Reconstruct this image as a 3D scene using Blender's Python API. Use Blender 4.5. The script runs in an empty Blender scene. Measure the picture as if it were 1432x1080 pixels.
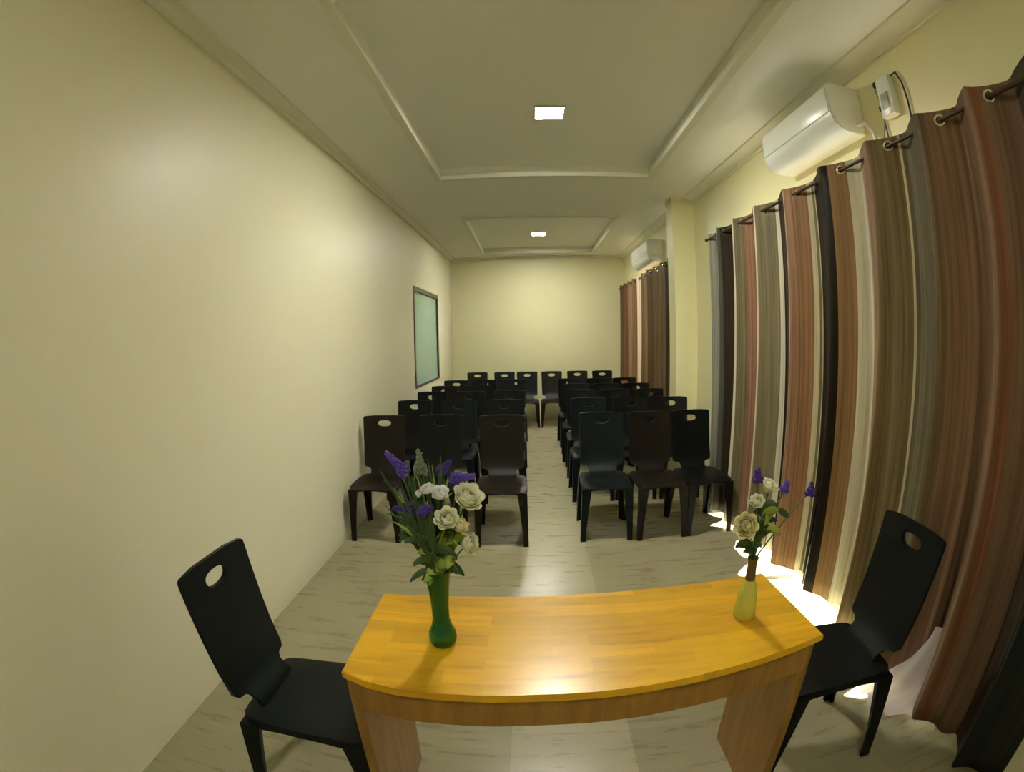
import bpy, bmesh, math, random
from mathutils import Vector, Matrix
from mathutils.geometry import delaunay_2d_cdt
PI = math.pi
sc = bpy.context.scene
C = sc.collection
rnd = random.Random(7)

# ------------------------------------------------------------------ materials
def mat(name, col, rough=.5, metal=0., spec=.5, **kw):
    m = bpy.data.materials.new(name); m.use_nodes = True
    b = m.node_tree.nodes['Principled BSDF']
    b.inputs['Base Color'].default_value = (*col, 1)
    b.inputs['Roughness'].default_value = rough
    b.inputs['Metallic'].default_value = metal
    b.inputs['Specular IOR Level'].default_value = spec
    for k, v in kw.items():
        b.inputs[k.replace('_', ' ')].default_value = v
    return m

class NT:
    def __init__(s, m): s.m = m; s.t = m.node_tree; s.n = s.t.nodes; s.b = s.n['Principled BSDF']
    def add(s, typ, **kw):
        n = s.n.new(typ)
        for k, v in kw.items(): setattr(n, k, v)
        return n
    def link(s, a, b): s.t.links.new(a, b)
    def coord(s, kind='Object', scale=(1, 1, 1), loc=(0, 0, 0)):
        tc = s.add('ShaderNodeTexCoord'); mp = s.add('ShaderNodeMapping')
        mp.inputs['Scale'].default_value = scale; mp.inputs['Location'].default_value = loc
        s.link(tc.outputs[kind], mp.inputs['Vector']); return mp.outputs['Vector']
    def noise(s, vec, scale, detail=3, rough=.5):
        n = s.add('ShaderNodeTexNoise'); n.inputs['Scale'].default_value = scale
        n.inputs['Detail'].default_value = detail; n.inputs['Roughness'].default_value = rough
        s.link(vec, n.inputs['Vector']); return n.outputs['Fac']
    def ramp(s, fac, stops):
        r = s.add('ShaderNodeValToRGB'); e = r.color_ramp.elements
        while len(e) < len(stops): e.new(.5)
        for el, (p, c) in zip(e, stops): el.position = p; el.color = (*c, 1)
        s.link(fac, r.inputs['Fac']); return r.outputs['Color']
    def mix(s, fac, a, b, mode='MIX'):
        n = s.add('ShaderNodeMix', data_type='RGBA', blend_type=mode)
        for sock, v in ((n.inputs[0], fac), (n.inputs[6], a), (n.inputs[7], b)):
            if hasattr(v, 'links'): s.link(v, sock)
            elif isinstance(v, (int, float)): sock.default_value = v
            else: sock.default_value = (*v, 1)
        return n.outputs[2]
    def math(s, op, a, b=0.):
        n = s.add('ShaderNodeMath', operation=op)
        for sock, v in ((n.inputs[0], a), (n.inputs[1], b)):
            if hasattr(v, 'links'): s.link(v, sock)
            else: sock.default_value = v
        return n.outputs[0]
    def bump(s, h, strength=.2, dist=.01):
        n = s.add('ShaderNodeBump'); n.inputs['Strength'].default_value = strength
        n.inputs['Distance'].default_value = dist
        s.link(h, n.inputs['Height']); s.link(n.outputs[0], s.b.inputs['Normal'])

def paint(name, col, col2, rough):
    m = mat(name, col, rough); t = NT(m); v = t.coord()
    f = t.noise(v, 1.1, 3)
    t.link(t.mix(f, col, col2), t.b.inputs['Base Color'])
    t.bump(t.noise(v, 90, 2), .05, .004)
    return m
M = {}
M['wall'] = paint('cream_wall_paint', (.80, .77, .56), (.77, .74, .53), .42)
M['wall_gold'] = paint('yellow_wall_paint', (.80, .77, .48), (.77, .74, .45), .45)
M['ceil'] = paint('ceiling_paint', (.93, .94, .89), (.90, .90, .85), .36)
M['trim'] = mat('trim_paint', (.82, .82, .70), .4)

def floor_mat():
    m = mat('floor_tile', (.5, .45, .3), .3); t = NT(m)
    tc = t.add('ShaderNodeTexCoord'); sep = t.add('ShaderNodeSeparateXYZ')
    t.link(tc.outputs['Object'], sep.inputs[0])
    X, Y = sep.outputs[0], sep.outputs[1]
    # tiles .47 m wide with seams at x = -.09, .38 ...; .62 m long with a seam at y = 3.34
    u = t.math('DIVIDE', t.math('ADD', X, .09), .47); v = t.math('DIVIDE', t.math('SUBTRACT', Y, 3.34), .62)
    fu, fv = t.math('FLOOR', u), t.math('FLOOR', v)
    cb = t.add('ShaderNodeCombineXYZ'); t.link(fu, cb.inputs[0]); t.link(fv, cb.inputs[1])
    wn = t.add('ShaderNodeTexWhiteNoise', noise_dimensions='2D'); t.link(cb.outputs[0], wn.inputs[0])
    du = t.math('ABSOLUTE', t.math('SUBTRACT', t.math('FRACT', u), .5))
    dv = t.math('ABSOLUTE', t.math('SUBTRACT', t.math('FRACT', v), .5))
    gr = t.math('MAXIMUM', t.math('GREATER_THAN', du, .4955), t.math('GREATER_THAN', dv, .4965))
    vec = t.coord('Object', (2.2, 14, 1)); n1 = t.noise(vec, 1.6, 6, .62)
    vec2 = t.coord('Object', (1, 3, 1)); n2 = t.noise(vec2, 2.0, 4, .6)
    grain = t.ramp(n1, [(.30, (.39, .35, .20)), (.47, (.43, .395, .235)), (.60, (.45, .415, .25)), (.78, (.49, .455, .28))])
    side = t.mix(t.math('MULTIPLY', n2, .55), grain, (.41, .375, .22))
    aisle = t.mix(.30, (.55, .51, .32), grain)
    isa = t.math('COMPARE', fu, 0.0); isa.node.inputs[2].default_value = .1
    col = t.mix(isa, side, aisle)
    tone = t.add('ShaderNodeMapRange'); tone.inputs[3].default_value = .68; tone.inputs[4].default_value = .79
    t.link(wn.outputs[0], tone.inputs[0])
    hv = t.add('ShaderNodeVectorMath', operation='SCALE'); t.link(col, hv.inputs[0]); t.link(tone.outputs[0], hv.inputs['Scale'])
    t.link(t.mix(t.math('MULTIPLY', gr, .5), hv.outputs[0], (.26, .24, .16)), t.b.inputs['Base Color'])
    t.link(t.math('ADD', t.math('MULTIPLY', n1, .18), .20), t.b.inputs['Roughness'])
    return m
M['floor'] = floor_mat()

def plastic(name, c):
    m = mat(name, c, .42, spec=.16); t = NT(m)
    t.bump(t.noise(t.coord(), 260, 2), .10, .001)
    return m
M['black'] = plastic('black_plastic', (.005, .006, .006))
M['teal'] = plastic('blue_black_plastic', (.005, .0085, .009))
M['brown'] = plastic('brown_black_plastic', (.011, .009, .006))

def wood(name, a, b, c, sc_=(3, 22, 22), rough=.28, planks=False):
    m = mat(name, a, rough, Coat_Weight=.18, Coat_Roughness=.15); t = NT(m)
    n = t.noise(t.coord('Object', sc_), 1.4, 5, .6)
    n2 = t.noise(t.coord('Object', (3, 5, 5)), 1.3, 2)
    g = t.ramp(n, [(.28, c), (.45, b), (.62, a)])
    base = t.mix(t.math('MULTIPLY', n2, .35), g, b)
    if planks:      # glued staves, each of its own tone
        bk = t.add('ShaderNodeTexBrick'); bk.offset = .37; bk.inputs['Scale'].default_value = 1
        bk.inputs['Brick Width'].default_value = .26; bk.inputs['Row Height'].default_value = .052
        bk.inputs['Mortar Size'].default_value = 0; bk.inputs['Color1'].default_value = (.62, .58, .5, 1); bk.inputs['Color2'].default_value = (1.12, 1.1, 1.0, 1)
        t.link(t.coord(), bk.inputs['Vector'])
        base = t.mix(.55, base, bk.outputs['Color'], 'MULTIPLY')
        base = t.mix(t.math('MULTIPLY', t.math('SUBTRACT', 1, t.noise(t.coord('Object', (4, 9, 5)), 1.8, 3)), .4), base, c)
    t.link(base, t.b.inputs['Base Color'])
    t.bump(n, .04, .002)
    return m
M['wood'] = wood('golden_varnished_wood', (.95, .56, .020), (.88, .49, .018), (.62, .30, .012), planks=True)
M['wood_leg'] = wood('brown_varnished_wood', (.40, .22, .04), (.32, .16, .03), (.24, .11, .022), (22, 22, 3), .4)

def curtain_mat(name):
    m = mat(name, (.3, .2, .1), .55, spec=.1); t = NT(m)
    at = t.add('ShaderNodeVertexColor', layer_name='Cloth')
    n = t.noise(t.coord('Object', (16, 16, .7)), 2.2, 4, .6)
    n2 = t.noise(t.coord('Object', (60, 60, .5)), 2.0, 3, .7)
    hv = t.add('ShaderNodeVectorMath', operation='SCALE')
    t.link(at.outputs['Color'], hv.inputs[0]); t.link(t.math('ADD', t.math('MULTIPLY', t.math('ADD', n, n2), .8), .08), hv.inputs['Scale'])
    t.link(hv.outputs[0], t.b.inputs['Base Color'])
    t.bump(n, .12, .003)
    return m
M['curtain'] = curtain_mat('striped_satin_curtain')
M['steel'] = mat('polished_steel', (.75, .72, .62), .2, 1)
M['rod'] = mat('dark_rod_metal', (.05, .03, .018), .45, .5)
M['white_plastic'] = mat('white_plastic', (.80, .82, .76), .3)
M['grey_plastic'] = mat('grey_plastic', (.35, .36, .33), .4)
M['dark_plastic'] = mat('dark_plastic', (.03, .03, .03), .4)
M['frame'] = mat('dark_window_frame', (.055, .06, .04), .35, .2)
M['alu'] = mat('aluminium_frame', (.6, .6, .58), .35, .6)

def glass(name, tint, rough=.05, frost=0.):
    m = bpy.data.materials.new(name); m.use_nodes = True; nt = m.node_tree; nt.nodes.clear()
    o = nt.nodes.new('ShaderNodeOutputMaterial'); mx = nt.nodes.new('ShaderNodeMixShader')
    tr = nt.nodes.new('ShaderNodeBsdfTransparent'); tr.inputs[0].default_value = (*tint, 1)
    gl = nt.nodes.new('ShaderNodeBsdfGlossy'); gl.inputs['Roughness'].default_value = rough
    fr = nt.nodes.new('ShaderNodeFresnel'); fr.inputs[0].default_value = 1.45
    nt.links.new(fr.outputs[0], mx.inputs[0]); nt.links.new(tr.outputs[0], mx.inputs[1]); nt.links.new(gl.outputs[0], mx.inputs[2])
    nt.links.new(mx.outputs[0], o.inputs[0]); return m
M['glass'] = glass('clear_glass', (.93, .96, .95))
M['frosted'] = mat('frosted_green_glass', (.42, .62, .48), .25, spec=.5)
M['green_glass'] = mat('green_vase_glass', (.025, .28, .07), .06, Transmission_Weight=.7, IOR=1.45)
M['lime_ceramic'] = mat('pale_lime_glazed_ceramic', (.62, .62, .12), .25)
M['bottle_neck'] = mat('brown_wrapped_neck', (.12, .07, .03), .6)
M['stem'] = mat('green_stem', (.07, .13, .025), .55)
M['leaf'] = mat('dark_green_leaf', (.045, .10, .03), .5)
M['leaf_light'] = mat('yellow_green_leaf', (.30, .40, .06), .5)
M['petal_white'] = mat('ivory_petal', (.86, .86, .66), .6, Subsurface_Weight=.15, Subsurface_Radius=(.01, .01, .008))
M['petal_snow'] = mat('white_petal', (.92, .92, .92), .6, Subsurface_Weight=.15, Subsurface_Radius=(.01, .01, .01))
M['petal_cream'] = mat('cream_petal', (.84, .80, .48), .6, Subsurface_Weight=.15, Subsurface_Radius=(.01, .01, .008))
M['purple'] = mat('purple_floret', (.10, .055, .42), .6)
M['purple_dark'] = mat('deep_violet_floret', (.055, .02, .26), .6)
M['grey_green'] = mat('grey_green_bud', (.20, .24, .17), .6)
M['outside'] = mat('pale_concrete', (.62, .60, .55), .8)

def sheer_mat():
    m = bpy.data.materials.new('sheer_white_voile'); m.use_nodes = True; nt = m.node_tree; nt.nodes.clear()
    o = nt.nodes.new('ShaderNodeOutputMaterial')
    d = nt.nodes.new('ShaderNodeBsdfDiffuse'); d.inputs[0].default_value = (.82, .76, .74, 1)
    tl = nt.nodes.new('ShaderNodeBsdfTranslucent'); tl.inputs[0].default_value = (.80, .74, .74, 1)
    tr = nt.nodes.new('ShaderNodeBsdfTransparent')
    a = nt.nodes.new('ShaderNodeMixShader'); a.inputs[0].default_value = .5
    b = nt.nodes.new('ShaderNodeMixShader'); b.inputs[0].default_value = .12
    nt.links.new(d.outputs[0], a.inputs[1]); nt.links.new(tl.outputs[0], a.inputs[2])
    nt.links.new(a.outputs[0], b.inputs[1]); nt.links.new(tr.outputs[0], b.inputs[2])
    nt.links.new(b.outputs[0], o.inputs[0]); return m
M['sheer'] = sheer_mat()

def emis(name, col, s):
    m = mat(name, (.9, .9, .9), .5)
    b = m.node_tree.nodes['Principled BSDF']
    b.inputs['Emission Color'].default_value = (*col, 1); b.inputs['Emission Strength'].default_value = s
    return m
LAMP = 270
M['led'] = emis('lit_led_diffuser', (1, .97, .84), LAMP)
M['led_fill'] = emis('added_fill_diffuser', (1, .97, .84), 85)

# ------------------------------------------------------------------ mesh helpers
def link(o, parent=None):
    C.objects.link(o)
    if parent is not None: o.parent = parent
    return o
def obj(name, bm, m, parent=None, smooth=True, loc=None):
    bmesh.ops.recalc_face_normals(bm, faces=bm.faces)
    me = bpy.data.meshes.new(name); bm.to_mesh(me); bm.free()
    me.materials.append(M[m] if isinstance(m, str) else m)
    if smooth:
        for p in me.polygons: p.use_smooth = True
        try: me.set_sharp_from_angle(angle=math.radians(40))
        except Exception: pass
    o = bpy.data.objects.new(name, me)
    if loc is not None: o.location = loc
    return link(o, parent)
def tag(o, label=None, cat=None, group=None, kind=None):
    if label: o['label'] = label
    if cat: o['category'] = cat
    if group: o['group'] = group
    if kind: o['kind'] = kind
    return o
def thing(name, label, cat, loc=(0, 0, 0), rz=0., group=None):
    o = bpy.data.objects.new(name, None); o.empty_display_size = .1
    o.location = loc; o.rotation_euler = (0, 0, rz); link(o)
    return tag(o, label, cat, group)
def struct(name, bm, m, parent=None, smooth=False, label=None):
    o = obj(name, bm, m, parent, smooth)
    if parent is None: o['kind'] = 'structure'
    if label: o['label'] = label
    return o
def box(bm, x0, y0, z0, x1, y1, z1, bev=0., seg=2):
    r = bmesh.ops.create_cube(bm, size=1)
    vs = r['verts']
    for v in vs:
        v.co = Vector(((x0 + x1) / 2 + v.co.x * (x1 - x0), (y0 + y1) / 2 + v.co.y * (y1 - y0), (z0 + z1) / 2 + v.co.z * (z1 - z0)))
    if bev:
        es = list({e for v in vs for e in v.link_edges})
        bmesh.ops.bevel(bm, geom=es, offset=bev, segments=seg, affect='EDGES', profile=.5)
    return bm
def B(): return bmesh.new()
def prism(bm, poly, axis, a, b):
    """extrude a 2-D polygon along an axis: axis 'x' -> poly (y,z); 'y' -> (x,z); 'z' -> (x,y)"""
    def P(p, t): return {'x': (t, p[0], p[1]), 'y': (p[0], t, p[1]), 'z': (p[0], p[1], t)}[axis]
    v0 = [bm.verts.new(P(p, a)) for p in poly]; v1 = [bm.verts.new(P(p, b)) for p in poly]
    n = len(poly)
    bm.faces.new(v0); bm.faces.new(v1[::-1])
    for i in range(n): bm.faces.new((v0[i], v1[i], v1[(i + 1) % n], v0[(i + 1) % n]))
    return bm
def lathe(bm, prof, n=28, c=(0, 0)):
    rings = []
    for r, z in prof:
        if r < 1e-5: rings.append([bm.verts.new((c[0], c[1], z))])
        else: rings.append([bm.verts.new((c[0] + r * math.cos(2 * PI * i / n), c[1] + r * math.sin(2 * PI * i / n), z)) for i in range(n)])
    for a, b in zip(rings, rings[1:]):
        for i in range(n):
            j = (i + 1) % n
            if len(a) == 1 and len(b) == 1: continue
            if len(a) == 1: bm.faces.new((a[0], b[j], b[i]))
            elif len(b) == 1: bm.faces.new((a[i], a[j], b[0]))
            else: bm.faces.new((a[i], a[j], b[j], b[i]))
    return bm
def tube(bm, pts, rad, n=8):
    pts = [Vector(p) for p in pts]
    if not isinstance(rad, (list, tuple)): rad = [rad] * len(pts)
    up = Vector((.3, .2, 1)).normalized(); rings = []
    for i, p in enumerate(pts):
        t = (pts[min(i + 1, len(pts) - 1)] - pts[max(i - 1, 0)]).normalized()
        u = up - t * up.dot(t)
        if u.length < 1e-3: u = Vector((1, 0, 0)) - t * t.x
        u.normalize(); w = t.cross(u); up = u
        rings.append([bm.verts.new(p + (u * math.cos(2 * PI * k / n) + w * math.sin(2 * PI * k / n)) * rad[i]) for k in range(n)])
    for a, b in zip(rings, rings[1:]):
        for k in range(n): bm.faces.new((a[k], a[(k + 1) % n], b[(k + 1) % n], b[k]))
    bm.faces.new(rings[0][::-1]); bm.faces.new(rings[-1])
    return bm
def torus(bm, c, axis, R, r, n=20, m=8):
    axis = Vector(axis).normalized(); u = axis.orthogonal().normalized(); w = axis.cross(u); c = Vector(c)
    g = [[None] * m for _ in range(n)]
    for i in range(n):
        a = 2 * PI * i / n; d = u * math.cos(a) + w * math.sin(a)
        for j in range(m):
            b = 2 * PI * j / m
            g[i][j] = bm.verts.new(c + d * (R + r * math.cos(b)) + axis * r * math.sin(b))
    for i in range(n):
        for j in range(m):
            bm.faces.new((g[i][j], g[(i + 1) % n][j], g[(i + 1) % n][(j + 1) % m], g[i][(j + 1) % m]))
    return bm
def bez(p0, p1, p2, n=10):
    p0, p1, p2 = Vector(p0), Vector(p1), Vector(p2)
    return [p0 * (1 - t) ** 2 + p1 * 2 * t * (1 - t) + p2 * t * t for t in [i / (n - 1) for i in range(n)]]

# ------------------------------------------------------------------ the room
XL, XR, YB, YF = -1.46, 1.74, -1.8, 9.05        # left wall, right wall, wall behind camera, far wall
XR2 = 1.72                                      # right wall of the far bay
ZC, ZT = 2.995, 3.09                            # ceiling, top of its recessed trays
TH = .15
bm = B(); box(bm, XL - TH, YB - TH, -.1, XR + TH, YF + TH, 0); struct('floor', bm, 'floor')

# ceiling: a slab with two recessed trays
TR = [(-.80, 1.11, -.9, 4.36), (-.80, 1.11, 6.0, 8.62)]
bm = B()
x0, x1, y0, y1 = XL - TH, XR + TH, YB - TH, YF + TH
t0, t1 = TR
box(bm, x0, y0, ZC, t0[0], y1, ZT); box(bm, t0[1], y0, ZC, x1, y1, ZT)
box(bm, t0[0], y0, ZC, t0[1], t0[2], ZT); box(bm, t0[0], t0[3], ZC, t0[1], t1[2], ZT)
box(bm, t0[0], t1[3], ZC, t0[1], y1, ZT)
box(bm, x0, y0, ZT, x1, y1, ZT + .1)
struct('ceiling', bm, 'ceil')
# the raised lip that runs round each tray
for k, (a, b, c, d) in enumerate(TR):
    bm = B(); w, h = .045, .016
    for (p, q, r, s) in ((a - w, c - w, a + .012, d + w), (b - .012, c - w, b + w, d + w), (a, c - w, b, c + .012), (a, d - .012, b, d + w)):
        box(bm, p, q, ZC - h, r, s, ZC + .03, .005)
    struct('trim_%d' % (k + 1), bm, 'trim', label='pale moulding round the edge of the ceiling recess')

# cornices
def cornice(name, poly_f, axis, a, b):
    bm = B(); prism(bm, poly_f, axis, a, b); struct(name, bm, 'trim', smooth=True)
def cprof(x, s, w=.075, h=.055):
    pts = [(x, ZC)]
    pts.append((x + s * w, ZC)); pts.append((x + s * w, ZC - .012))
    for i in range(7):
        a = i / 6 * PI / 2
        pts.append((x + s * (w - .012 - (w - .026) * math.sin(a)), ZC - .014 - (h - .028) * (1 - math.cos(a))))
    pts.append((x + s * .012, ZC - h)); pts.append((x, ZC - h))
    return pts
cornice('trim_3', cprof(XL, 1), 'y', YB, YF)
cornice('trim_4', cprof(XR, -1, .10, .07), 'y', YB, 5.03)
cornice('trim_5', cprof(XR2, -1, .10, .07), 'y', 5.26, YF)
cornice('trim_6', cprof(YF, -1), 'x', XL, XR2)

# left wall with an opening for the narrow far window
W1 = (6.08, 7.72, .90, 2.20)
bm = B()
box(bm, XL - TH, YB, 0, XL, W1[0], ZC); box(bm, XL - TH, W1[1], 0, XL, YF, ZC)
box(bm, XL - TH, W1[0], 0, XL, W1[1], W1[2]); box(bm, XL - TH, W1[0], W1[3], XL, W1[1], ZC)
struct('wall_left', bm, 'wall')
bm = B(); box(bm, XL - TH, YF, 0, XR + TH, YF + TH, ZC); struct('wall_back', bm, 'wall_gold')
bm = B(); box(bm, XL - TH, YB - TH, 0, XR + TH, YB, ZC); struct('wall_front', bm, 'wall')
# right wall: near bay, column, far bay, with big window openings behind the curtains
N1 = (1.30, 3.95, .0, 2.28); N2 = (5.6, 8.4, .04, 2.2)
bm = B()
for (x, lo, hi, W) in ((XR, YB, 5.05, N1), (XR2, 5.05, YF, N2)):
    e = XR + TH
    box(bm, x, lo, 0, e, W[0], ZC); box(bm, x, W[1], 0, e, hi, ZC)
    (box(bm, x, W[0], 0, e, W[1], W[2]) if W[2] > 0 else None); box(bm, x, W[0], W[3], e, W[1], ZC)
struct('wall_right', bm, 'wall_gold')
bm = B(); box(bm, 1.50, 5.02, 0, XR + .02, 5.26, ZC, .004, 1)
struct('wall_column', bm, 'wall_gold', label='square yellow painted column between the two curtained bays')

def window(idx, xa, W, frame_m, pane_m, mull, fw=.05, face=1):
    """a window in a side wall, x = xa is its middle plane"""
    y0, y1, z0, z1 = W
    bm = B(); d = .03
    box(bm, xa - d, y0, z0, xa + d, y0 + fw, z1); box(bm, xa - d, y1 - fw, z0, xa + d, y1, z1)
    box(bm, xa - d, y0 + fw, z0, xa + d, y1 - fw, z0 + fw * .4); box(bm, xa - d, y0 + fw, z1 - fw, xa + d, y1 - fw, z1)
    for k in range(mull):
        ym = y0 + (y1 - y0) * (k + 1) / (mull + 1)
        box(bm, xa - d * .8, ym - fw / 2, z0 + fw, xa + d * .8, ym + fw / 2, z1 - fw)
    w = struct('window_%d' % idx, bm, frame_m)
    bm = B()
    for k in range(mull + 1):
        ya = y0 + (y1 - y0) * k / (mull + 1) + (fw if k == 0 else fw / 2)
        yb = y0 + (y1 - y0) * (k + 1) / (mull + 1) - (fw if k == mull else fw / 2)
        box(bm, xa - .004, ya, z0 + fw * .4, xa + .004, yb, z1 - fw)
    obj('pane', bm, pane_m, w, False)
window(1, XL - .022, W1, 'frame', 'frosted', 0, .06)
window(2, XR + .08, N1, 'alu', 'glass', 3)
window(3, XR2 + .10, N2, 'alu', 'glass', 2)

# ground outside the windows
bm = B(); box(bm, XR + TH, -12, -.14, 40, 24, -.04); struct('ground_outside', bm, 'outside')

# ------------------------------------------------------------------ ceiling lights
def light_panel(x, y, label, led='led'):
    t = thing('ceiling_light', label, 'light', (x, y, ZT), 0, 'square ceiling lights')
    s = .105; bm = B()
    for (p, q, r, u) in ((-s, -s, s, -s + .012), (-s, s - .012, s, s), (-s, -s + .012, -s + .012, s - .012), (s - .012, -s + .012, s, s - .012)):
        box(bm, p, q, -.016, r, u, 0, .002, 1)
    obj('frame', bm, 'white_plastic', t, False)
    bm = B(); box(bm, -s + .012, -s + .012, -.012, s - .012, s - .012, -.002); obj('diffuser', bm, led, t, False)
light_panel(.16, 3.22, 'square white lit ceiling light in the nearer ceiling recess')
light_panel(.14, 7.45, 'square white lit ceiling light in the farther ceiling recess')

light_panel(.15, -.45, 'added unseen square ceiling light behind the camera, brightening the wooden desk', 'led_fill')  # unseen dimmer panel, added to light the desk and flowers from the front

# ------------------------------------------------------------------ chairs
def D_hole(cx, cz, w, h, n=18):
    pts = []
    for i in range(n):
        a = 2 * PI * i / n; x, z = math.cos(a), math.sin(a)
        z = z * (.72 if z > 0 else 1.0)
        pts.append((cx + w * math.copysign(abs(x) ** .8, x), cz + h * z))
    return pts
def back_surface(u, z):
    """(x, y, z) of the backrest's middle surface at width u and height z"""
    t = max(0., z - .43)
    y = .195 + .20 * t - .03 * t * t + (.045 * math.exp(-((z - .43) / .05) ** 2) * -1)
    y -= .018 * (1 - (u / .19) ** 2) * -1 * min(1, t / .15)
    return Vector((u, y, z))
def backrest_bm():
    # outline: neck from the seat, chamfered shoulders, slightly flared panel, rounded top corners
    half = [(.115, .425), (.107, .455), (.112, .478), (.128, .490), (.160, .496), (.172, .510), (.174, .60), (.176, .70), (.178, .80), (.180, .880), (.178, .898), (.168, .904), (.09, .908)]
    out = [(x, z) for x, z in half] + [(-x, z) for x, z in reversed(half)]
    hole = D_hole(0, .846, .058, .030)
    pts = list(out) + list(hole)
    ed = [(i, (i + 1) % len(out)) for i in range(len(out))]
    o = len(out); ed += [(o + i, o + (i + 1) % len(hole)) for i in range(len(hole))]
    inside = lambda p, poly: sum(((a[1] > p[1]) != (b[1] > p[1])) and (p[0] < (b[0] - a[0]) * (p[1] - a[1]) / (b[1] - a[1]) + a[0]) for a, b in zip(poly, poly[1:] + poly[:1])) % 2 == 1
    for i in range(-8, 9):
        for k in range(22):
            p = (i * .0225, .437 + k * .022)
            if inside(p, out) and not inside(p, hole) and min(math.hypot(p[0] - q[0], p[1] - q[1]) for q in pts[:o + len(hole)]) > .011: pts.append(p)
    r = delaunay_2d_cdt([Vector(p) for p in pts], ed, [], 0, 1e-5)
    vs, fs = r[0], r[2]
    keep = []
    for f in fs:
        c = (sum(vs[i][0] for i in f) / len(f), sum(vs[i][1] for i in f) / len(f))
        if inside(c, out) and not inside(c, hole): keep.append(f)
    bm = B(); T = .007
    fr = [bm.verts.new(back_surface(v[0], v[1]) + Vector((0, -T, 0))) for v in vs]
    bk = [bm.verts.new(back_surface(v[0], v[1]) + Vector((0, T, 0))) for v in vs]
    cnt = {}
    for f in keep:
        bm.faces.new([fr[i] for i in f]); bm.faces.new([bk[i] for i in reversed(f)])
        for a, b in zip(f, list(f[1:]) + [f[0]]): cnt[(a, b)] = 1
    for (a, b) in cnt:
        if (b, a) not in cnt: bm.faces.new((fr[b], fr[a], bk[a], bk[b]))
    for v in [v for v in bm.verts if not v.link_faces]: bm.verts.remove(v)
    return bm
def seat_bm():
    bm = B(); n = 12; top = []
    W = .190
    def S(i, k):
        u = -1 + 2 * i / n; v = -1 + 2 * k / n            # v -1 front, +1 rear
        w = W * (1.0 - .06 * max(0, v))
        # rounded corners
        e = 9.; r = (abs(u) ** e + abs(v) ** e) ** (1 / e); m = max(abs(u), abs(v))
        f = m / r if r > 0 else 1
        x = u * w * f; y = v * .208 * f
        z = .438 - .013 * (1 - u * u) * (1 - v * v) - .016 * max(0, -v - .55) / .45 - .004 * m ** 8
        return Vector((x, y, z))
    g = [[bm.verts.new(S(i, k)) for k in range(n + 1)] for i in range(n + 1)]
    for i in range(n):
        for k in range(n): bm.faces.new((g[i][k], g[i + 1][k], g[i + 1][k + 1], g[i][k + 1]))
    rim = [g[i][0] for i in range(n)] + [g[n][k] for k in range(n)] + [g[i][n] for i in range(n, 0, -1)] + [g[0][k] for k in range(n, 0, -1)]
    L = len(rim); low = []; inn = []; top2 = []
    for q, v in enumerate(rim):
        s = (q % n) / n                                   # 0..1 along each side: an arched apron between the legs
        drop = .055 - .034 * math.sin(PI * s) ** .6 if s > 0 else .055
        c = v.co
        low.append(bm.verts.new((c.x * 1.01, c.y * 1.01, .430 - drop)))
        inn.append(bm.verts.new((c.x * .93, c.y * .93, .430 - drop)))
        top2.append(bm.verts.new((c.x * .93, c.y * .93, .412)))
    for q in range(L):
        r = (q + 1) % L
        bm.faces.new((rim[q], rim[r], low[r], low[q])); bm.faces.new((low[q], low[r], inn[r], inn[q]))
        bm.faces.new((inn[q], inn[r], top2[r], top2[q]))
    bm.faces.new(top2)
    return bm
def leg_bm(sx, sy):
    bm = B(); rows = []
    zs = [.412, .37, .30, .20, .10, .0]
    for z in zs:
        t = 1 - z / .412
        w = .036 - .017 * min(1, t * 1.15) ** .8
        cx = sx * (.190 - w + .007 * t); cy = sy * (.208 - w + (.018 if sy < 0 else .045) * t)
        p = [(-w, -w), (w, -w), (w, w), (-w, w)]
        # an L-ish section, open on the inner corner
        q = [(sx * w, sy * w), (-sx * w, sy * w), (-sx * w, sy * w * .35), (sx * w * .25, sy * w * .25), (sx * w * .35, -sy * w), (sx * w, -sy * w)]
        rows.append([bm.verts.new((cx + a, cy + b, z)) for a, b in q])
    n = 6
    for a, b in zip(rows, rows[1:]):
        for i in range(n): bm.faces.new((a[i], a[(i + 1) % n], b[(i + 1) % n], b[i]))
    bm.faces.new(rows[0]); bm.faces.new(rows[-1][::-1])
    return bm
def make_chair(m):
    t = thing('plastic_chair', None, 'chair')
    s = obj('seat', seat_bm(), m, t); b = obj('backrest', backrest_bm(), m, t)
    for o in (s, b):
        if o is s:
            md = o.modifiers.new('bevel', 'BEVEL'); md.width = .004; md.segments = 2; md.limit_method = 'ANGLE'; md.angle_limit = math.radians(50)
    for sx in (-1, 1):
        for sy in (-1, 1): obj('leg', leg_bm(sx, sy), m, t)
    return t
protos = {k: None for k in ('black', 'teal', 'brown')}
first = make_chair('black'); protos['black'] = first
def place_chair(x, y, rz, label, group, m='black'):
    global first
    if first is not None and m == 'black':
        r = first; first = None
    else:
        r = protos['black'].copy(); C.objects.link(r)
        for ch in list(protos['black'].children):
            c = ch.copy(); C.objects.link(c); c.parent = r
            if m != 'black':
                key = (ch.data.name, m)
                if key not in MC:
                    MC[key] = ch.data.copy(); MC[key].materials[0] = M[m]
                c.data = MC[key]
    r.location = (x, y, 0); r.rotation_euler = (0, 0, rz)
    r['label'] = label; r['group'] = group
    return r
MC = {}
rows = [('front row', 3.41), ('second row', 4.38), ('third row', 5.16), ('fourth row', 5.84), ('fifth row', 6.66), ('back row', 8.18)]
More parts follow.
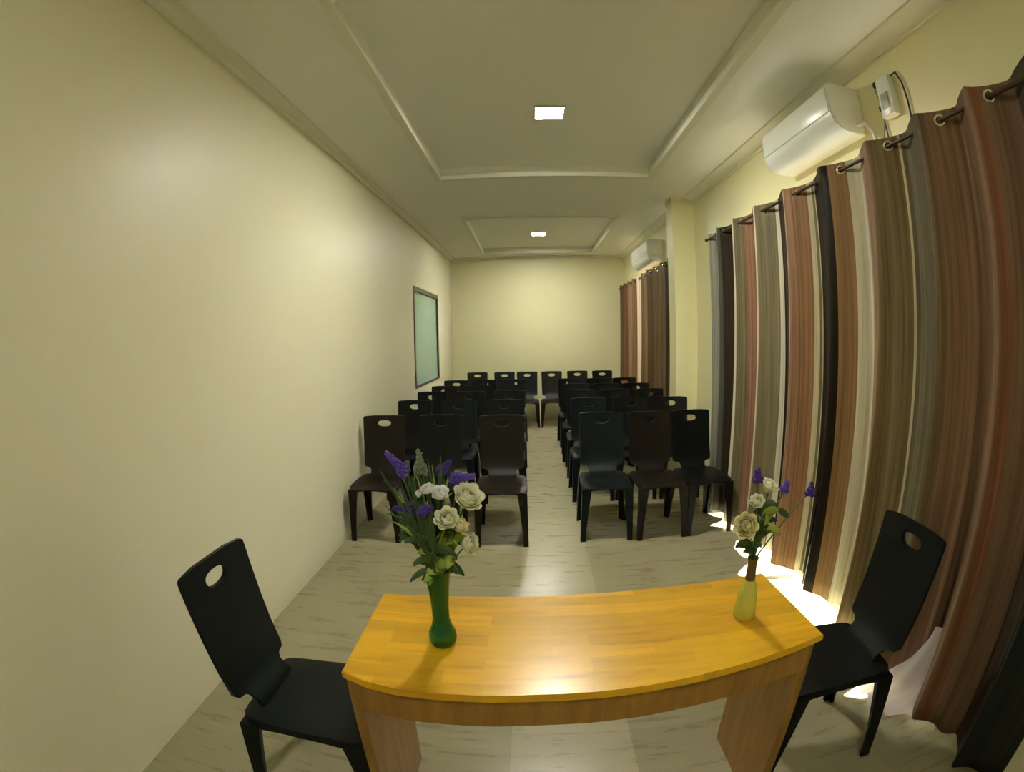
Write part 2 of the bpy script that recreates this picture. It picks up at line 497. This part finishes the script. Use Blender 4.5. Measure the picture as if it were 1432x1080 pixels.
cols = {
 'front row':  [-1.215, -.745, -.24, .55, .965, 1.345],
 'second row': [-1.20, -.74, -.27, .555, .97, 1.39],
 'third row':  [-1.16, -.72, -.27, .565, .965, 1.365],
 'fourth row': [-1.13, -.70, -.28, .56, .96, 1.36],
 'fifth row':  [-1.11, -.695, -.28, .56, .96, 1.36],
 'back row':   [-.96, -.49, -.08, .34, .80, 1.24]}
where = ['beside the left wall', 'in the middle of the left block', 'at the left edge of the aisle',
         'at the right edge of the aisle', 'in the middle of the right block', 'nearest the curtained right wall']
for rname, F in rows:
    for k, x in enumerate(cols[rname]):
        m = 'black'
        if rname == 'front row': m = ['brown', 'black', 'brown', 'teal', 'brown', 'black'][k]
        elif rnd.random() < .4: m = rnd.choice(['teal', 'brown'])
        dy = rnd.uniform(-.02, .02); rz = rnd.uniform(-.04, .04)
        if rname == 'front row': dy, rz = [(.0, .03), (.02, 0), (-.03, .02), (.04, -.02), (.03, .05), (.06, .10)][k]
        tint = {'black': 'black', 'teal': 'blue-black', 'brown': 'brownish black'}[m] if rname == 'front row' else 'black'
        place_chair(x, F + .225 + dy, rz, '%s plastic chair with handle hole, %s, %s' % (tint, rname, where[k]),
                    'audience chairs %s of the aisle' % ('left' if k < 3 else 'right'), m)
place_chair(-.685, 1.160, PI / 2 + .0, 'large near black plastic chair at the left end of the wooden desk', 'chairs at the desk', 'teal')
place_chair(1.035, 1.275, -PI / 2 - .05, 'large near black plastic chair at the right end of the wooden desk, by the curtain', 'chairs at the desk', 'black')

# ------------------------------------------------------------------ the desk
TX, TY = .14, 1.13
desk = thing('wooden_desk', 'low golden varnished wooden desk with bowed front edge and slab ends', 'desk', (TX, TY, 0))
front = [(-.465, .925), (-.395, .900), (-.32, .885), (-.22, .880), (-.10, .880), (.02, .886), (.14, .890), (.27, .900), (.41, .918), (.56, .942), (.67, .965), (.78, .990)]
back = [(.765, 1.395), (.43, 1.370), (.03, 1.350), (-.24, 1.343), (-.470, 1.340)]
bm = B(); poly = [(x - TX, y - TY) for x, y in front + back]
prism(bm, poly, 'z', .728, .75)
bmesh.ops.bevel(bm, geom=[e for e in bm.edges if abs(e.verts[0].co.z - e.verts[1].co.z) < 1e-6], offset=.003, segments=2, affect='EDGES')
obj('desk_top', bm, 'wood', desk)
fi = [(x, y + .012) for x, y in front[1:-1]]
ap = [(x - TX, y - TY) for x, y in fi] + [(x - TX, y - TY + .02) for x, y in reversed(fi)]
ap = [(-.435 - TX, .922 - TY)] + ap[:len(fi)] + [(.745 - TX, .992 - TY), (.745 - TX, 1.012 - TY)] + ap[len(fi):] + [(-.435 - TX, .942 - TY)]
bm = B(); prism(bm, ap, 'z', .635, .728); obj('apron', bm, 'wood_leg', desk)
bm = B(); prism(bm, [(-.43 - TX, 1.300 - TY), (.73 - TX, 1.355 - TY), (.73 - TX, 1.375 - TY), (-.43 - TX, 1.320 - TY)], 'z', .635, .728); obj('back_rail', bm, 'wood_leg', desk)
for pl in ([(-.460, .932), (-.425, .922), (-.420, 1.322), (-.458, 1.325)], [(.725, .988), (.765, 1.0), (.752, 1.378), (.715, 1.375)]):
    bm = B(); prism(bm, [(x - TX, y - TY) for x, y in pl], 'z', 0, .728)
    bmesh.ops.bevel(bm, geom=[e for e in bm.edges if abs(e.verts[0].co.z - e.verts[1].co.z) > .1], offset=.003, segments=1, affect='EDGES')
    obj('slab_leg', bm, 'wood_leg', desk)

# ------------------------------------------------------------------ vases and flowers
v1 = (-.237, 1.09, .75)
va = thing('glass_vase', 'tall slim green glass vase with a bulbous foot on the left of the desk', 'vase', v1)
prof = [(0, .0), (.029, .0), (.034, .006), (.037, .022), (.035, .040), (.027, .058), (.022, .080), (.0225, .120), (.026, .165), (.031, .205), (.034, .222)]
inner = [(r - .003, z) for r, z in reversed(prof[5:])] + [(.024, .045), (.018, .03), (0, .027)]
bm = B(); lathe(bm, prof + [(.0325, .2235)] + inner, 32); obj('vase_body', bm, 'green_glass', va)
v2 = (.595, 1.15, .75)
vb = thing('ceramic_vase', 'small pale lime vase with narrow dark neck on the right of the desk', 'vase', v2)
bm = B(); lathe(bm, [(0, 0), (.029, 0), (.032, .005), (.031, .03), (.028, .07), (.022, .105), (.017, .118), (.013, .122), (0, .122)], 28); obj('vase_body', bm, 'lime_ceramic', vb)
bm = B(); lathe(bm, [(.013, .118), (.0145, .124), (.0135, .15), (.013, .175), (.0165, .190), (.0145, .190), (.011, .175), (.0105, .122)], 24); obj('neck', bm, 'bottle_neck', vb)

def petal(bm, c, d_out, up, w, l, curl, n=5):
    side = d_out.cross(up).normalized(); g = []
    for i in range(n + 1):
        t = i / n; row = []
        ww = w * math.sin(PI * (.12 + .75 * t)) ** .7
        for k in range(5):
            s = -1 + k / 2
            p = c + up * l * t + d_out * (curl * (t ** 2) * l + .25 * l * math.sin(PI * t * .8)) + side * s * ww - d_out * abs(s) ** 2 * ww * .45
            row.append(bm.verts.new(p))
        g.append(row)
    for a, b in zip(g, g[1:]):
        for k in range(4): bm.faces.new((a[k], a[k + 1], b[k + 1], b[k]))
def rose_bm(c, axis, R, r_):
    c = Vector(c); axis = Vector(axis).normalized(); bm = B()
    u = axis.orthogonal().normalized(); w = axis.cross(u)
    for ring, (n, rad, op) in enumerate(((3, .10, -.05), (4, .25, .05), (5, .42, .22), (6, .60, .42), (7, .74, .65))):
        for k in range(n):
            a = 2 * PI * (k + ring * .37) / n + r_.uniform(-.15, .15)
            d = u * math.cos(a) + w * math.sin(a)
            petal(bm, c - axis * R * .75 + d * R * rad * .4, d, axis, R * (.34 + .07 * ring), R * (1.55 - .09 * ring), op)
    s = bmesh.ops.create_uvsphere(bm, u_segments=10, v_segments=6, radius=R * .42)
    for v in s['verts']: v.co += c - axis * R * .2
    return bm
def leaf_bm(bm, p0, p1, p2, w, n=8):
    pts = bez(p0, p1, p2, n); L = []; 
    for i, p in enumerate(pts):
        t = (pts[min(i + 1, n - 1)] - pts[max(i - 1, 0)]).normalized()
        s = t.cross(Vector((0, -1, .3))).normalized(); ww = w * math.sin(PI * (.06 + .9 * i / (n - 1))) ** .8
        nn = s.cross(t) * ww * .35
        L.append([bm.verts.new(p - s * ww), bm.verts.new(p - nn), bm.verts.new(p + s * ww)])
    for a, b in zip(L, L[1:]):
        bm.faces.new((a[0], a[1], b[1], b[0])); bm.faces.new((a[1], a[2], b[2], b[1]))
def solid(o, t=.0008):
    m = o.modifiers.new('thickness', 'SOLIDIFY'); m.thickness = t; return o
def stem_pts(base, mouth, head, bulge=None):
    base, mouth, head = Vector(base), Vector(mouth), Vector(head)
    mid = (mouth + head) / 2 + (Vector(bulge) if bulge else Vector((mouth.x - head.x, 0, 0)) * .12)
    return [base, base.lerp(mouth, .5)] + bez(mouth, mid, head, 8)
def flower(name, label, cat, group, base, mouth, head, R, m, kind='rose', leaves=2, axis=None, leafm='leaf', seed=0, lz=.4):
    r_ = random.Random(seed)
    b = Vector(base)
    t = thing(name, label, cat, base, 0, group)
    H = Vector(head) - b; Mo = Vector(mouth) - b
    pts = stem_pts((0, 0, 0), Mo, H)
    bm = B(); tube(bm, pts, .0022, 7); obj('stem', bm, 'stem', t)
    ax = Vector(axis) if axis else (pts[-1] - pts[-3]).normalized()
    if kind == 'rose':
        solid(obj('bloom', rose_bm(H, ax, R, r_), m, t), .0006)
        bm = B(); ax.normalize(); u = ax.orthogonal().normalized(); w = ax.cross(u)
        for k in range(5):
            d = u * math.cos(k * 1.257) + w * math.sin(k * 1.257)
            petal(bm, H - ax * R * .95, d, ax, R * .18, R * .8, .3, 4)
        solid(obj('calyx', bm, 'leaf_light' if leafm == 'leaf_light' else 'stem', t))
    else:   # spike of small florets
        bm = B(); L = R
        n = 46
        for k in range(n):
            tt = k / n; a = k * 2.399; rr = .013 * (1 - .55 * tt) * (.6 + .4 * math.sin(PI * min(1, tt * 1.4 + .15)))
            u = ax.orthogonal().normalized(); w = ax.cross(u)
            c = H + ax * (tt - .35) * L + (u * math.cos(a) + w * math.sin(a)) * rr * r_.uniform(.7, 1.15)
            s = bmesh.ops.create_icosphere(bm, subdivisions=1, radius=r_.uniform(.0045, .0075) * (1 - .35 * tt))
            dd = (c - H).normalized()
            for v in s['verts']:
                v.co *= (1 + r_.uniform(-.25, .35)); v.co += c
        obj('florets', bm, m, t, smooth=False)
    for k in range(leaves):
        f = lz + .5 * (k + r_.random() * .5) / max(1, leaves); p = Mo.lerp(H, min(f, .9))
        a = r_.uniform(0, 2 * PI); d = Vector((math.cos(a), math.sin(a) * .7, 0)); l = r_.uniform(.04, .075)
        bm = B(); leaf_bm(bm, p, p + d * l * .5 + Vector((0, 0, l * .4)), p + d * l + Vector((0, 0, r_.uniform(-.02, .03))), r_.uniform(.008, .013))
        solid(obj('leaf', bm, leafm, t))
    return t
mz = .75 + .215
G1 = 'flowers in the green glass vase'
def base1(k): a = k * 2.4; return (v1[0] + .008 * math.cos(a), v1[1] + .008 * math.sin(a), .785)
def mouth1(k): a = k * 2.4 + .6; return (v1[0] + .02 * math.cos(a), v1[1] + .02 * math.sin(a), mz)
fl = [
 ('white_rose', 'large ivory rose at the right edge of the tall bouquet', (-.152, 1.08, 1.165), .032, 'petal_white', 'rose', (.45, -.55, .7), 'leaf_light'),
 ('white_rose', 'pale ivory rose just left of and below the largest ivory rose', (-.198, 1.06, 1.120), .025, 'petal_white', 'rose', (-.1, -.8, .7), 'leaf_light'),
 ('white_rose', 'drooping ivory flower lowest on the right of the tall bouquet', (-.155, 1.08, 1.050), .024, 'petal_white', 'rose', (.85, -.45, .15), 'leaf_light'),
 ('white_rose', 'greenish white bud between the largest and the lowest rose', (-.172, 1.07, 1.098), .018, 'petal_cream', 'rose', (.3, -.5, .8), 'leaf_light'),
 ('white_carnation', 'bright white bloom at the upper middle of the tall bouquet', (-.213, 1.07, 1.178), .018, 'petal_snow', 'rose', (.1, -.6, .8), 'leaf'),
 ('white_carnation', 'small bright white bloom left of the other bright white one', (-.243, 1.08, 1.185), .014, 'petal_snow', 'rose', (-.2, -.6, .8), 'leaf'),
 ('white_carnation', 'tiny white bud at the left of the two bright white blooms', (-.268, 1.08, 1.172), .010, 'petal_snow', 'rose', (-.3, -.5, .8), 'leaf'),
 ('lavender_sprig', 'longest purple sprig leaning out at the top left of the tall bouquet', (-.312, 1.09, 1.238), .075, 'purple', 'spike', (-.62, 0, .70), 'leaf'),
 ('lavender_sprig', 'purple sprig pointing right above the largest ivory rose', (-.170, 1.10, 1.208), .060, 'purple', 'spike', (.9, -.1, .12), 'leaf'),
 ('lavender_sprig', 'dark violet sprig at the top right behind the purple one', (-.212, 1.12, 1.225), .055, 'purple_dark', 'spike', (.5, 0, .5), 'leaf'),
 ('lavender_sprig', 'grey green unopened sprig at the very top of the bouquet', (-.262, 1.10, 1.235), .060, 'grey_green', 'spike', (-.1, 0, 1), 'leaf'),
 ('lavender_sprig', 'dark violet sprig low on the left of the tall bouquet', (-.296, 1.07, 1.140), .060, 'purple_dark', 'spike', (-.75, -.2, .05), 'leaf'),
 ('lavender_sprig', 'dark violet sprig below the bright white blooms', (-.245, 1.05, 1.146), .050, 'purple_dark', 'spike', (.6, -.4, .35), 'leaf'),
]
for k, (nm, lb, hd, R, m, kd, ax, lm) in enumerate(fl):
    flower(nm, lb, 'flower', G1, base1(k), mouth1(k), hd, R, m, kd, 3, ax, lm, 10 + k, .15)
def greenery(label, base, mouth, n, spread, hgt, w, seed, group, low=0):
    r_ = random.Random(seed); t = thing('foliage_sprig', label, 'foliage', base, 0, group); b = Vector(base); Mo = Vector(mouth) - b
    bs = B(); tube(bs, [(0, 0, 0), Mo * .5, Mo, Mo + Vector((spread[0] * .3, spread[1] * .3, hgt * .6))], .002, 6); obj('stem', bs, 'stem', t)
    for k in range(n):
        p = Mo + Vector((spread[0] * .3, spread[1] * .3, hgt * .6)) * (k / n)
        q = Mo + Vector((spread[0] * r_.uniform(.2, 1) + r_.uniform(-.035, .035), spread[1] * r_.uniform(.2, 1) + r_.uniform(-.03, .03), hgt * r_.uniform(.5, 1) if not low else r_.uniform(-.03, .05)))
        bm = B(); leaf_bm(bm, p, (p + q) / 2 + Vector((0, 0, .025)), q, w * r_.uniform(.7, 1.2)); solid(obj('leaf', bm, 'leaf' if r_.random() < .75 else 'leaf_light', t))
greenery('dark green leaves rising on the left side of the tall bouquet', base1(20), mouth1(20), 14, (-.05, -.01), .20, .008, 31, G1)
greenery('dark green leaves rising through the middle of the tall bouquet', base1(21), mouth1(21), 14, (.0, -.02), .19, .008, 32, G1)
greenery('yellowish green leaves rising on the right side of the tall bouquet', base1(22), mouth1(22), 13, (.06, -.01), .15, .008, 33, G1)
greenery('thin grey green filler leaves at the left of the tall bouquet', base1(25), mouth1(25), 22, (-.085, -.01), .29, .0035, 41, G1)
greenery('thin grey green filler leaves behind the bright white blooms', base1(26), mouth1(26), 22, (-.03, .02), .30, .0035, 42, G1)
greenery('thin yellow green filler leaves under the largest ivory rose', base1(27), mouth1(27), 20, (.07, -.02), .17, .0045, 43, G1)
greenery('drooping dark leaves hanging left over the green vase rim', base1(23), mouth1(23), 10, (-.07, -.01), .03, .010, 34, G1, 1)
greenery('drooping dark leaves hanging right over the green vase rim', base1(24), mouth1(24), 10, (.05, -.01), .03, .010, 35, G1, 1)

G2 = 'flowers in the small lime vase'
def base2(k): a = k * 2.4; return (v2[0] + .003 * math.cos(a), v2[1] + .003 * math.sin(a), .876)
def mouth2(k): a = k * 2.4; return (v2[0] + .006 * math.cos(a), v2[1] + .006 * math.sin(a), .938)
fl = [
 ('cream_rose', 'large cream rose hanging at the left of the small bouquet', (.552, 1.13, 1.045), .030, 'petal_cream', 'rose', (-.5, -.7, .35), 'leaf'),
 ('white_rose', 'white rose at the top of the small bouquet', (.618, 1.15, 1.140), .022, 'petal_white', 'rose', (.3, -.4, .9), 'leaf_light'),
 ('white_rose', 'white bud between the top rose and the cream rose', (.580, 1.14, 1.105), .018, 'petal_white', 'rose', (-.3, -.6, .7), 'leaf_light'),
 ('lavender_sprig', 'purple sprig standing left of the top white rose', (.585, 1.16, 1.165), .035, 'purple_dark', 'spike', (-.1, 0, 1), 'leaf'),
 ('lavender_sprig', 'purple sprig just right of the top white rose', (.668, 1.15, 1.133), .035, 'purple', 'spike', (.3, 0, .8), 'leaf'),
 ('lavender_sprig', 'purple sprig on the longest stem reaching far right', (.752, 1.15, 1.118), .035, 'purple_dark', 'spike', (.1, 0, 1), 'leaf'),
]
for k, (nm, lb, hd, R, m, kd, ax, lm) in enumerate(fl):
    flower(nm, lb, 'flower', G2, base2(k), mouth2(k), hd, R, m, kd, 2, ax, lm, 50 + k, .3)
greenery('green leaves in the middle of the small bouquet', base2(9), mouth2(9), 12, (.03, -.02), .15, .008, 61, G2)
greenery('dark leaves spreading low out of the narrow vase neck', base2(10), mouth2(10), 7, (-.03, -.01), .05, .007, 62, G2)

# ------------------------------------------------------------------ curtains
fold_shade = (.018, .012, .008)  # near-black bands among the stripes: deep-fold shadow put into the cloth colour
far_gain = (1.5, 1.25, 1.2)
near_stripes_shade = [(.0, (.03, .03, .022)), (.74, (.02, .025, .022)), (.86, (.07, .055, .04)), (.96, (.24, .15, .10)), (1.06, (.28, .17, .11)), (1.085, (.30, .13, .075)), (1.12, (.30, .18, .12)), (1.20, (.20, .12, .075)),
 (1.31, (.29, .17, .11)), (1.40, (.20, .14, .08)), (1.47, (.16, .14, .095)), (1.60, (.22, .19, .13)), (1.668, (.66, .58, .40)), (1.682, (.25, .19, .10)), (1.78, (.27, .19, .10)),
 (1.84, (.33, .20, .14)), (1.94, (.40, .27, .19)), (1.98, (.60, .55, .41)), (2.10, (.31, .18, .085)), (2.19, fold_shade), (2.47, (.16, .13, .08)),
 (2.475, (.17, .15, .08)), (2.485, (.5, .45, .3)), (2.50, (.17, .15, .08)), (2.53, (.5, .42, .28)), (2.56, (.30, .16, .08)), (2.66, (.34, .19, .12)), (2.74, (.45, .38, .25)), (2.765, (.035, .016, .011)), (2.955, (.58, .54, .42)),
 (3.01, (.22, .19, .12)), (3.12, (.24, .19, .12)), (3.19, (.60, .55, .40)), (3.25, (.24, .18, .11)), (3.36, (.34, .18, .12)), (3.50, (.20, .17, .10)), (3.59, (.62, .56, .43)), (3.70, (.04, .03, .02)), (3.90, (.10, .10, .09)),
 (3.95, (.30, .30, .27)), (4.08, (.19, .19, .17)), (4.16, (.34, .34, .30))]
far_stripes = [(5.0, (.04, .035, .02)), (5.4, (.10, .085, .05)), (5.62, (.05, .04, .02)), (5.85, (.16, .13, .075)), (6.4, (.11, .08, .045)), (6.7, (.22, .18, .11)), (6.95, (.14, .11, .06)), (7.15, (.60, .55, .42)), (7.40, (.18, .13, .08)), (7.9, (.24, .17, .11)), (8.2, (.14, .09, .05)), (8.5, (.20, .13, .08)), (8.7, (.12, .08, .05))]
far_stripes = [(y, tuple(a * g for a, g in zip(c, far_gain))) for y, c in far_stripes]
def stripe(tab, y):
    c = tab[0][1]
    for s, col in tab:
        if y >= s: c = col
    return c
def knots(tab, y):
    for k in range(len(tab) - 1):
        if y < tab[k + 1] or k == len(tab) - 2: return k + (y - tab[k]) / (tab[k + 1] - tab[k])
def curtain(label, x, y0, y1, z0, z1, lam, ph, amp, tab, rings, hem=None, group=None):
    o = thing('curtain', label, 'curtain', (x, y0, 0), 0, group)
    n = int((y1 - y0) / .010); rows = 26; bm = B()
    cl = bm.loops.layers.float_color.new('Cloth'); g = []; cols_ = []
    r_ = random.Random(int(y0 * 100)); ph2 = r_.random() * 6
    for i in range(n + 1):
        y = y0 + (y1 - y0) * i / n; col = []
        a = 2 * PI * ((y - ph) / lam if lam else knots(ph, y)) + PI
        for k in range(rows + 1):
            t = k / rows; zt = z1 + .010 * math.cos(a)
            zb = (hem(y) if hem else z0) + .008 * math.sin(y * 23)
            z = zb + (zt - zb) * t
            am = amp * (1 + .35 * (1 - t)) ; drift = .02 * (1 - t) * math.sin(y * 5.1 + ph2)
            xx = am * (math.sin(a) * .85 + .22 * math.sin(2 * a + .6) * (1 - t) + .12 * math.sin(3.3 * a + ph2) * (1 - t))
            yy = y - y0 + .35 * amp * math.sin(2 * a) * .6 + drift
            col.append(bm.verts.new((xx, yy, z)))
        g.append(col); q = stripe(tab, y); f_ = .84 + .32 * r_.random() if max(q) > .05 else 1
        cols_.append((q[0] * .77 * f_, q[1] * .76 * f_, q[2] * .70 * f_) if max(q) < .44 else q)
    for i in range(n):
        for k in range(rows):
            f = bm.faces.new((g[i][k], g[i + 1][k], g[i + 1][k + 1], g[i][k + 1]))
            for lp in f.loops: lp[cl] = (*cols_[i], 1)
    f = obj('fabric', bm, 'curtain', o); solid(f, .002)
    bm_ = None
    for y in rings:
        b = B(); torus(b, (0, y - y0, z1 - .052), (1, .75, 0), .021, .0065); obj('eyelet', b, 'steel', o)
    return o
def rings_for(y0, y1, lam, ph):
    out = []; k = math.ceil((y0 + .04 - ph) / lam)
    while ph + k * lam < y1 - .02: out.append(ph + k * lam); k += 1
    return out
XC = 1.60; ZR = 2.44
KN = [.35, .71, 1.07, 1.36, 1.72, 2.13, 2.62, 3.08, 3.51, 3.88, 4.2]
gN = 'brown striped curtains of the near bay'
hemN = lambda y: .10 - .075 * min(1, max(0, (y - 2.5) / .8)) + .006 * math.sin(y * 9)
hemA = lambda y: .05 + .075 * min(1, max(0, (y - 1.35) / .3)) + .008 * math.sin(y * 11)
curtain('wide brown and rust striped curtain nearest the camera on the right wall', XC, .62, 2.36, .12, ZR, 0, KN, .055, near_stripes_shade, [k for k in KN if .62 < k < 2.33], hemA, gN)
curtain('brown and cream striped curtain beside the column, behind the small vase', XC + .014, 2.30, 4.22, .10, ZR, 0, KN, .045, near_stripes_shade, [k for k in KN if 2.36 < k < 4.2], hemN, gN)
gF = 'brown striped curtains of the far bay'
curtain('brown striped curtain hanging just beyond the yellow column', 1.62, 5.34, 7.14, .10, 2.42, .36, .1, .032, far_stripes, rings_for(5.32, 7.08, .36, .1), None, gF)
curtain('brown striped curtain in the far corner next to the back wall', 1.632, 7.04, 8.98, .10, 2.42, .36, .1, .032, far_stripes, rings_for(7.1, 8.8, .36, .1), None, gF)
for (x, ya, yb, z, w, lb) in ((XC, .55, 4.28, ZR - .052, XR, 'dark metal curtain rod of the near bay'), (1.62, 5.29, 9.0, 2.368, XR2, 'dark metal curtain rod of the far bay')):
    r = thing('curtain_rod', lb, 'curtain rod', (x, ya, z))
    bm = B(); tube(bm, [(0, 0, 0), (0, yb - ya, 0)], .0095, 12); obj('pole', bm, 'rod', r)
    for q in (0, yb - ya):
        bm = B(); s = bmesh.ops.create_uvsphere(bm, u_segments=12, v_segments=8, radius=.017)
        for v in s['verts']: v.co.y += q
        obj('finial', bm, 'rod', r)
    for q in (.03, (yb - ya) / 2, yb - ya - .03):
        bm = B(); box(bm, 0, q - .008, -.006, w - x, q + .008, .006); box(bm, w - x - .006, q - .02, -.03, w - x, q + .02, .03, .002); obj('bracket', bm, 'rod', r)

# sheer white lining whose hem is pulled out over the floor
bm = B(); ny, nz = 60, 26; g = []
S = thing('sheer_lining', 'crumpled white sheer lining pooled on the floor behind the right desk chair', 'curtain lining', (XC, 1.04, 0))
for i in range(ny + 1):
    y = .0 + .62 * i / ny; row = []
    pull = math.exp(-((y - .30) / .20) ** 2)
    for k in range(nz + 1):
        t = k / nz                                   # 0 on the floor .. 1 up behind the curtain
        x = .045 - .22 * pull * (1 - t) ** 1.6 + .014 * math.sin(y * 60 + t * 3) * (1 - t * .5) + .01 * math.sin(y * 27 + t * 7)
        z = .012 + (.30 + .10 * math.sin(y * 9)) * t ** 1.5 + .022 * abs(math.sin(y * 34 + t * 5)) * (1 - t)
        row.append(bm.verts.new((x, y, z)))
    g.append(row)
for a, b in zip(g, g[1:]):
    for k in range(nz): bm.faces.new((a[k], a[k + 1], b[k + 1], b[k]))
solid(obj('voile', bm, 'sheer', S), .0015)

# ------------------------------------------------------------------ air conditioners, cables, box
def aircon(label, xw, y0, y1, z0, z1, d, tail=True):
    t = thing('air_conditioner', label, 'air conditioner', (xw, y0, z0), 0, 'wall air conditioners')
    L = y1 - y0; H = z1 - z0
    pr = [(0, 0), (-.10, 0)]
    for i in range(6):
        a = i / 5 * PI / 2; pr.append((-.10 - (d - .10) * math.sin(a), .095 * (1 - math.cos(a))))
    pr += [(-d, H - .035)]
    for i in range(1, 5):
        a = i / 4 * PI / 2; pr.append((-d + .035 * (1 - math.cos(a)), H - .035 + .035 * math.sin(a)))
    pr += [(0, H)]
    bm = B(); prism(bm, pr, 'y', 0, L); bmesh.ops.bevel(bm, geom=[e for e in bm.edges if abs(e.verts[0].co.y - e.verts[1].co.y) < 1e-6], offset=.006, segments=2, affect='EDGES')
    obj('body', bm, 'white_plastic', t)
    bm = B(); box(bm, -d - .006, .015, .10, -d - .0005, L - .015, H - .035, .002); obj('front_panel', bm, 'white_plastic', t)
    bm = B(); box(bm, -d + .015, .04, .012, -.125, L - .04, .020, .002)
    for v in bm.verts: v.co.z += (-.10 - v.co.x) * .42
    obj('louver', bm, 'grey_plastic', t)
    if tail:
        bm = B(); tube(bm, [(-.05, -.0, .05), (-.045, -.06, .04), (-.03, -.10, -.02), (-.025, -.11, -.12)], .013, 10); obj('pipe', bm, 'white_plastic', t)
aircon('white wall air conditioner above the near curtains', XR, 2.03, 2.86, 2.575, 2.845, .215)
aircon('white wall air conditioner above the far curtains, beyond the column', XR2, 6.25, 7.25, 2.48, 2.77, .21)
t = thing('breaker_box', 'small white electrical box with dark cords high on the wall right of the air conditioner', 'electrical box', (XR, 1.70, 2.58))
bm = B(); box(bm, -.045, .02, 0, 0, .125, .21, .008); obj('cover', bm, 'white_plastic', t)
bm = B(); box(bm, -.052, .045, .04, -.045, .10, .12, .002); obj('flap', bm, 'grey_plastic', t)
for (y, z) in ((.16, .21), (.15, .075)):
    bm = B(); s = bmesh.ops.create_uvsphere(bm, u_segments=12, v_segments=8, radius=.014)
    for v in s['verts']: v.co = Vector((v.co.x - .014, v.co.y + y, v.co.z * 1.3 + z))
    obj('knob', bm, 'dark_plastic', t)
bm = B(); tube(bm, [(-.02, .03, .20), (-.018, -.02, .205), (-.014, -.045, .14), (-.012, -.055, .04), (-.01, -.05, -.10)], .005, 8); obj('cord', bm, 'dark_plastic', t)
bm = B(); tube(bm, [(-.012, .15, .075), (-.012, .148, 0), (-.012, .14, -.10)], .004, 8); obj('cord', bm, 'dark_plastic', t)
tb = thing('hanging_cable', 'thin grey cable looping on the wall beside the air conditioner', 'cable', (XR, 1.90, 2.55))
bm = B(); tube(bm, [(-.01, -.03, .22), (-.012, -.055, .12), (-.012, -.05, .02), (-.012, -.02, -.06), (-.012, -.01, -.12)], .005, 8); obj('cord', bm, 'grey_plastic', tb)

# ------------------------------------------------------------------ light and world
w = bpy.data.worlds.new('sky'); sc.world = w; w.use_nodes = True
bg = w.node_tree.nodes['Background']; bg.inputs[0].default_value = (.9, .95, 1, 1); bg.inputs[1].default_value = 1.6
sd = bpy.data.lights.new('sun', 'SUN'); sd.energy = 65; sd.angle = math.radians(1.5); sd.color = (1, .95, .88)
so = bpy.data.objects.new('sun', sd); link(so)
d = Vector((-1, .10, -.36)).normalized(); so.rotation_euler = d.to_track_quat('-Z', 'Y').to_euler(); so.location = (8, 2, 5)

# ------------------------------------------------------------------ camera: wide fisheye lens
F = 695.; yaw, pitch, roll = .041, -.10, .02
cd = bpy.data.cameras.new('camera'); cd.type = 'PANO'; cd.sensor_width = 36; cd.sensor_fit = 'HORIZONTAL'
cy = cd if hasattr(cd, 'panorama_type') else cd.cycles
cy.panorama_type = 'FISHEYE_LENS_POLYNOMIAL'
f_mm = F * 36 / 1432
cy.fisheye_fov = math.radians(180)
cy.fisheye_polynomial_k0 = 0; cy.fisheye_polynomial_k1 = -1 / f_mm
cy.fisheye_polynomial_k2 = 0; cy.fisheye_polynomial_k3 = 0; cy.fisheye_polynomial_k4 = 0
cd.clip_start = .02
cam = bpy.data.objects.new('camera', cd); link(cam)
def Rm(v):   # (right, forward, up) in camera -> world
    r, f, u = v
    cr, sr = math.cos(roll), math.sin(roll); r, u = cr * r + sr * u, -sr * r + cr * u
    cp, sp = math.cos(pitch), math.sin(pitch); f, u = cp * f - sp * u, sp * f + cp * u
    c_, s_ = math.cos(yaw), math.sin(yaw); r, f = c_ * r - s_ * f, s_ * r + c_ * f
    return Vector((r, f, u))
R, Fw, U = Rm((1, 0, 0)), Rm((0, 1, 0)), Rm((0, 0, 1))
mw = Matrix((R, U, -Fw)).transposed().to_4x4(); mw.translation = (0, 0, 1.53)
cam.matrix_world = mw; sc.camera = cam

sc.view_settings.view_transform = 'Standard'; sc.view_settings.look = 'None'; sc.view_settings.gamma = 1
sc.view_settings.use_curve_mapping = False; sc.view_settings.exposure = .95
sc.cycles.use_denoising = True
sc.cycles.max_bounces = 10; sc.cycles.diffuse_bounces = 6; sc.cycles.sample_clamp_indirect = 6
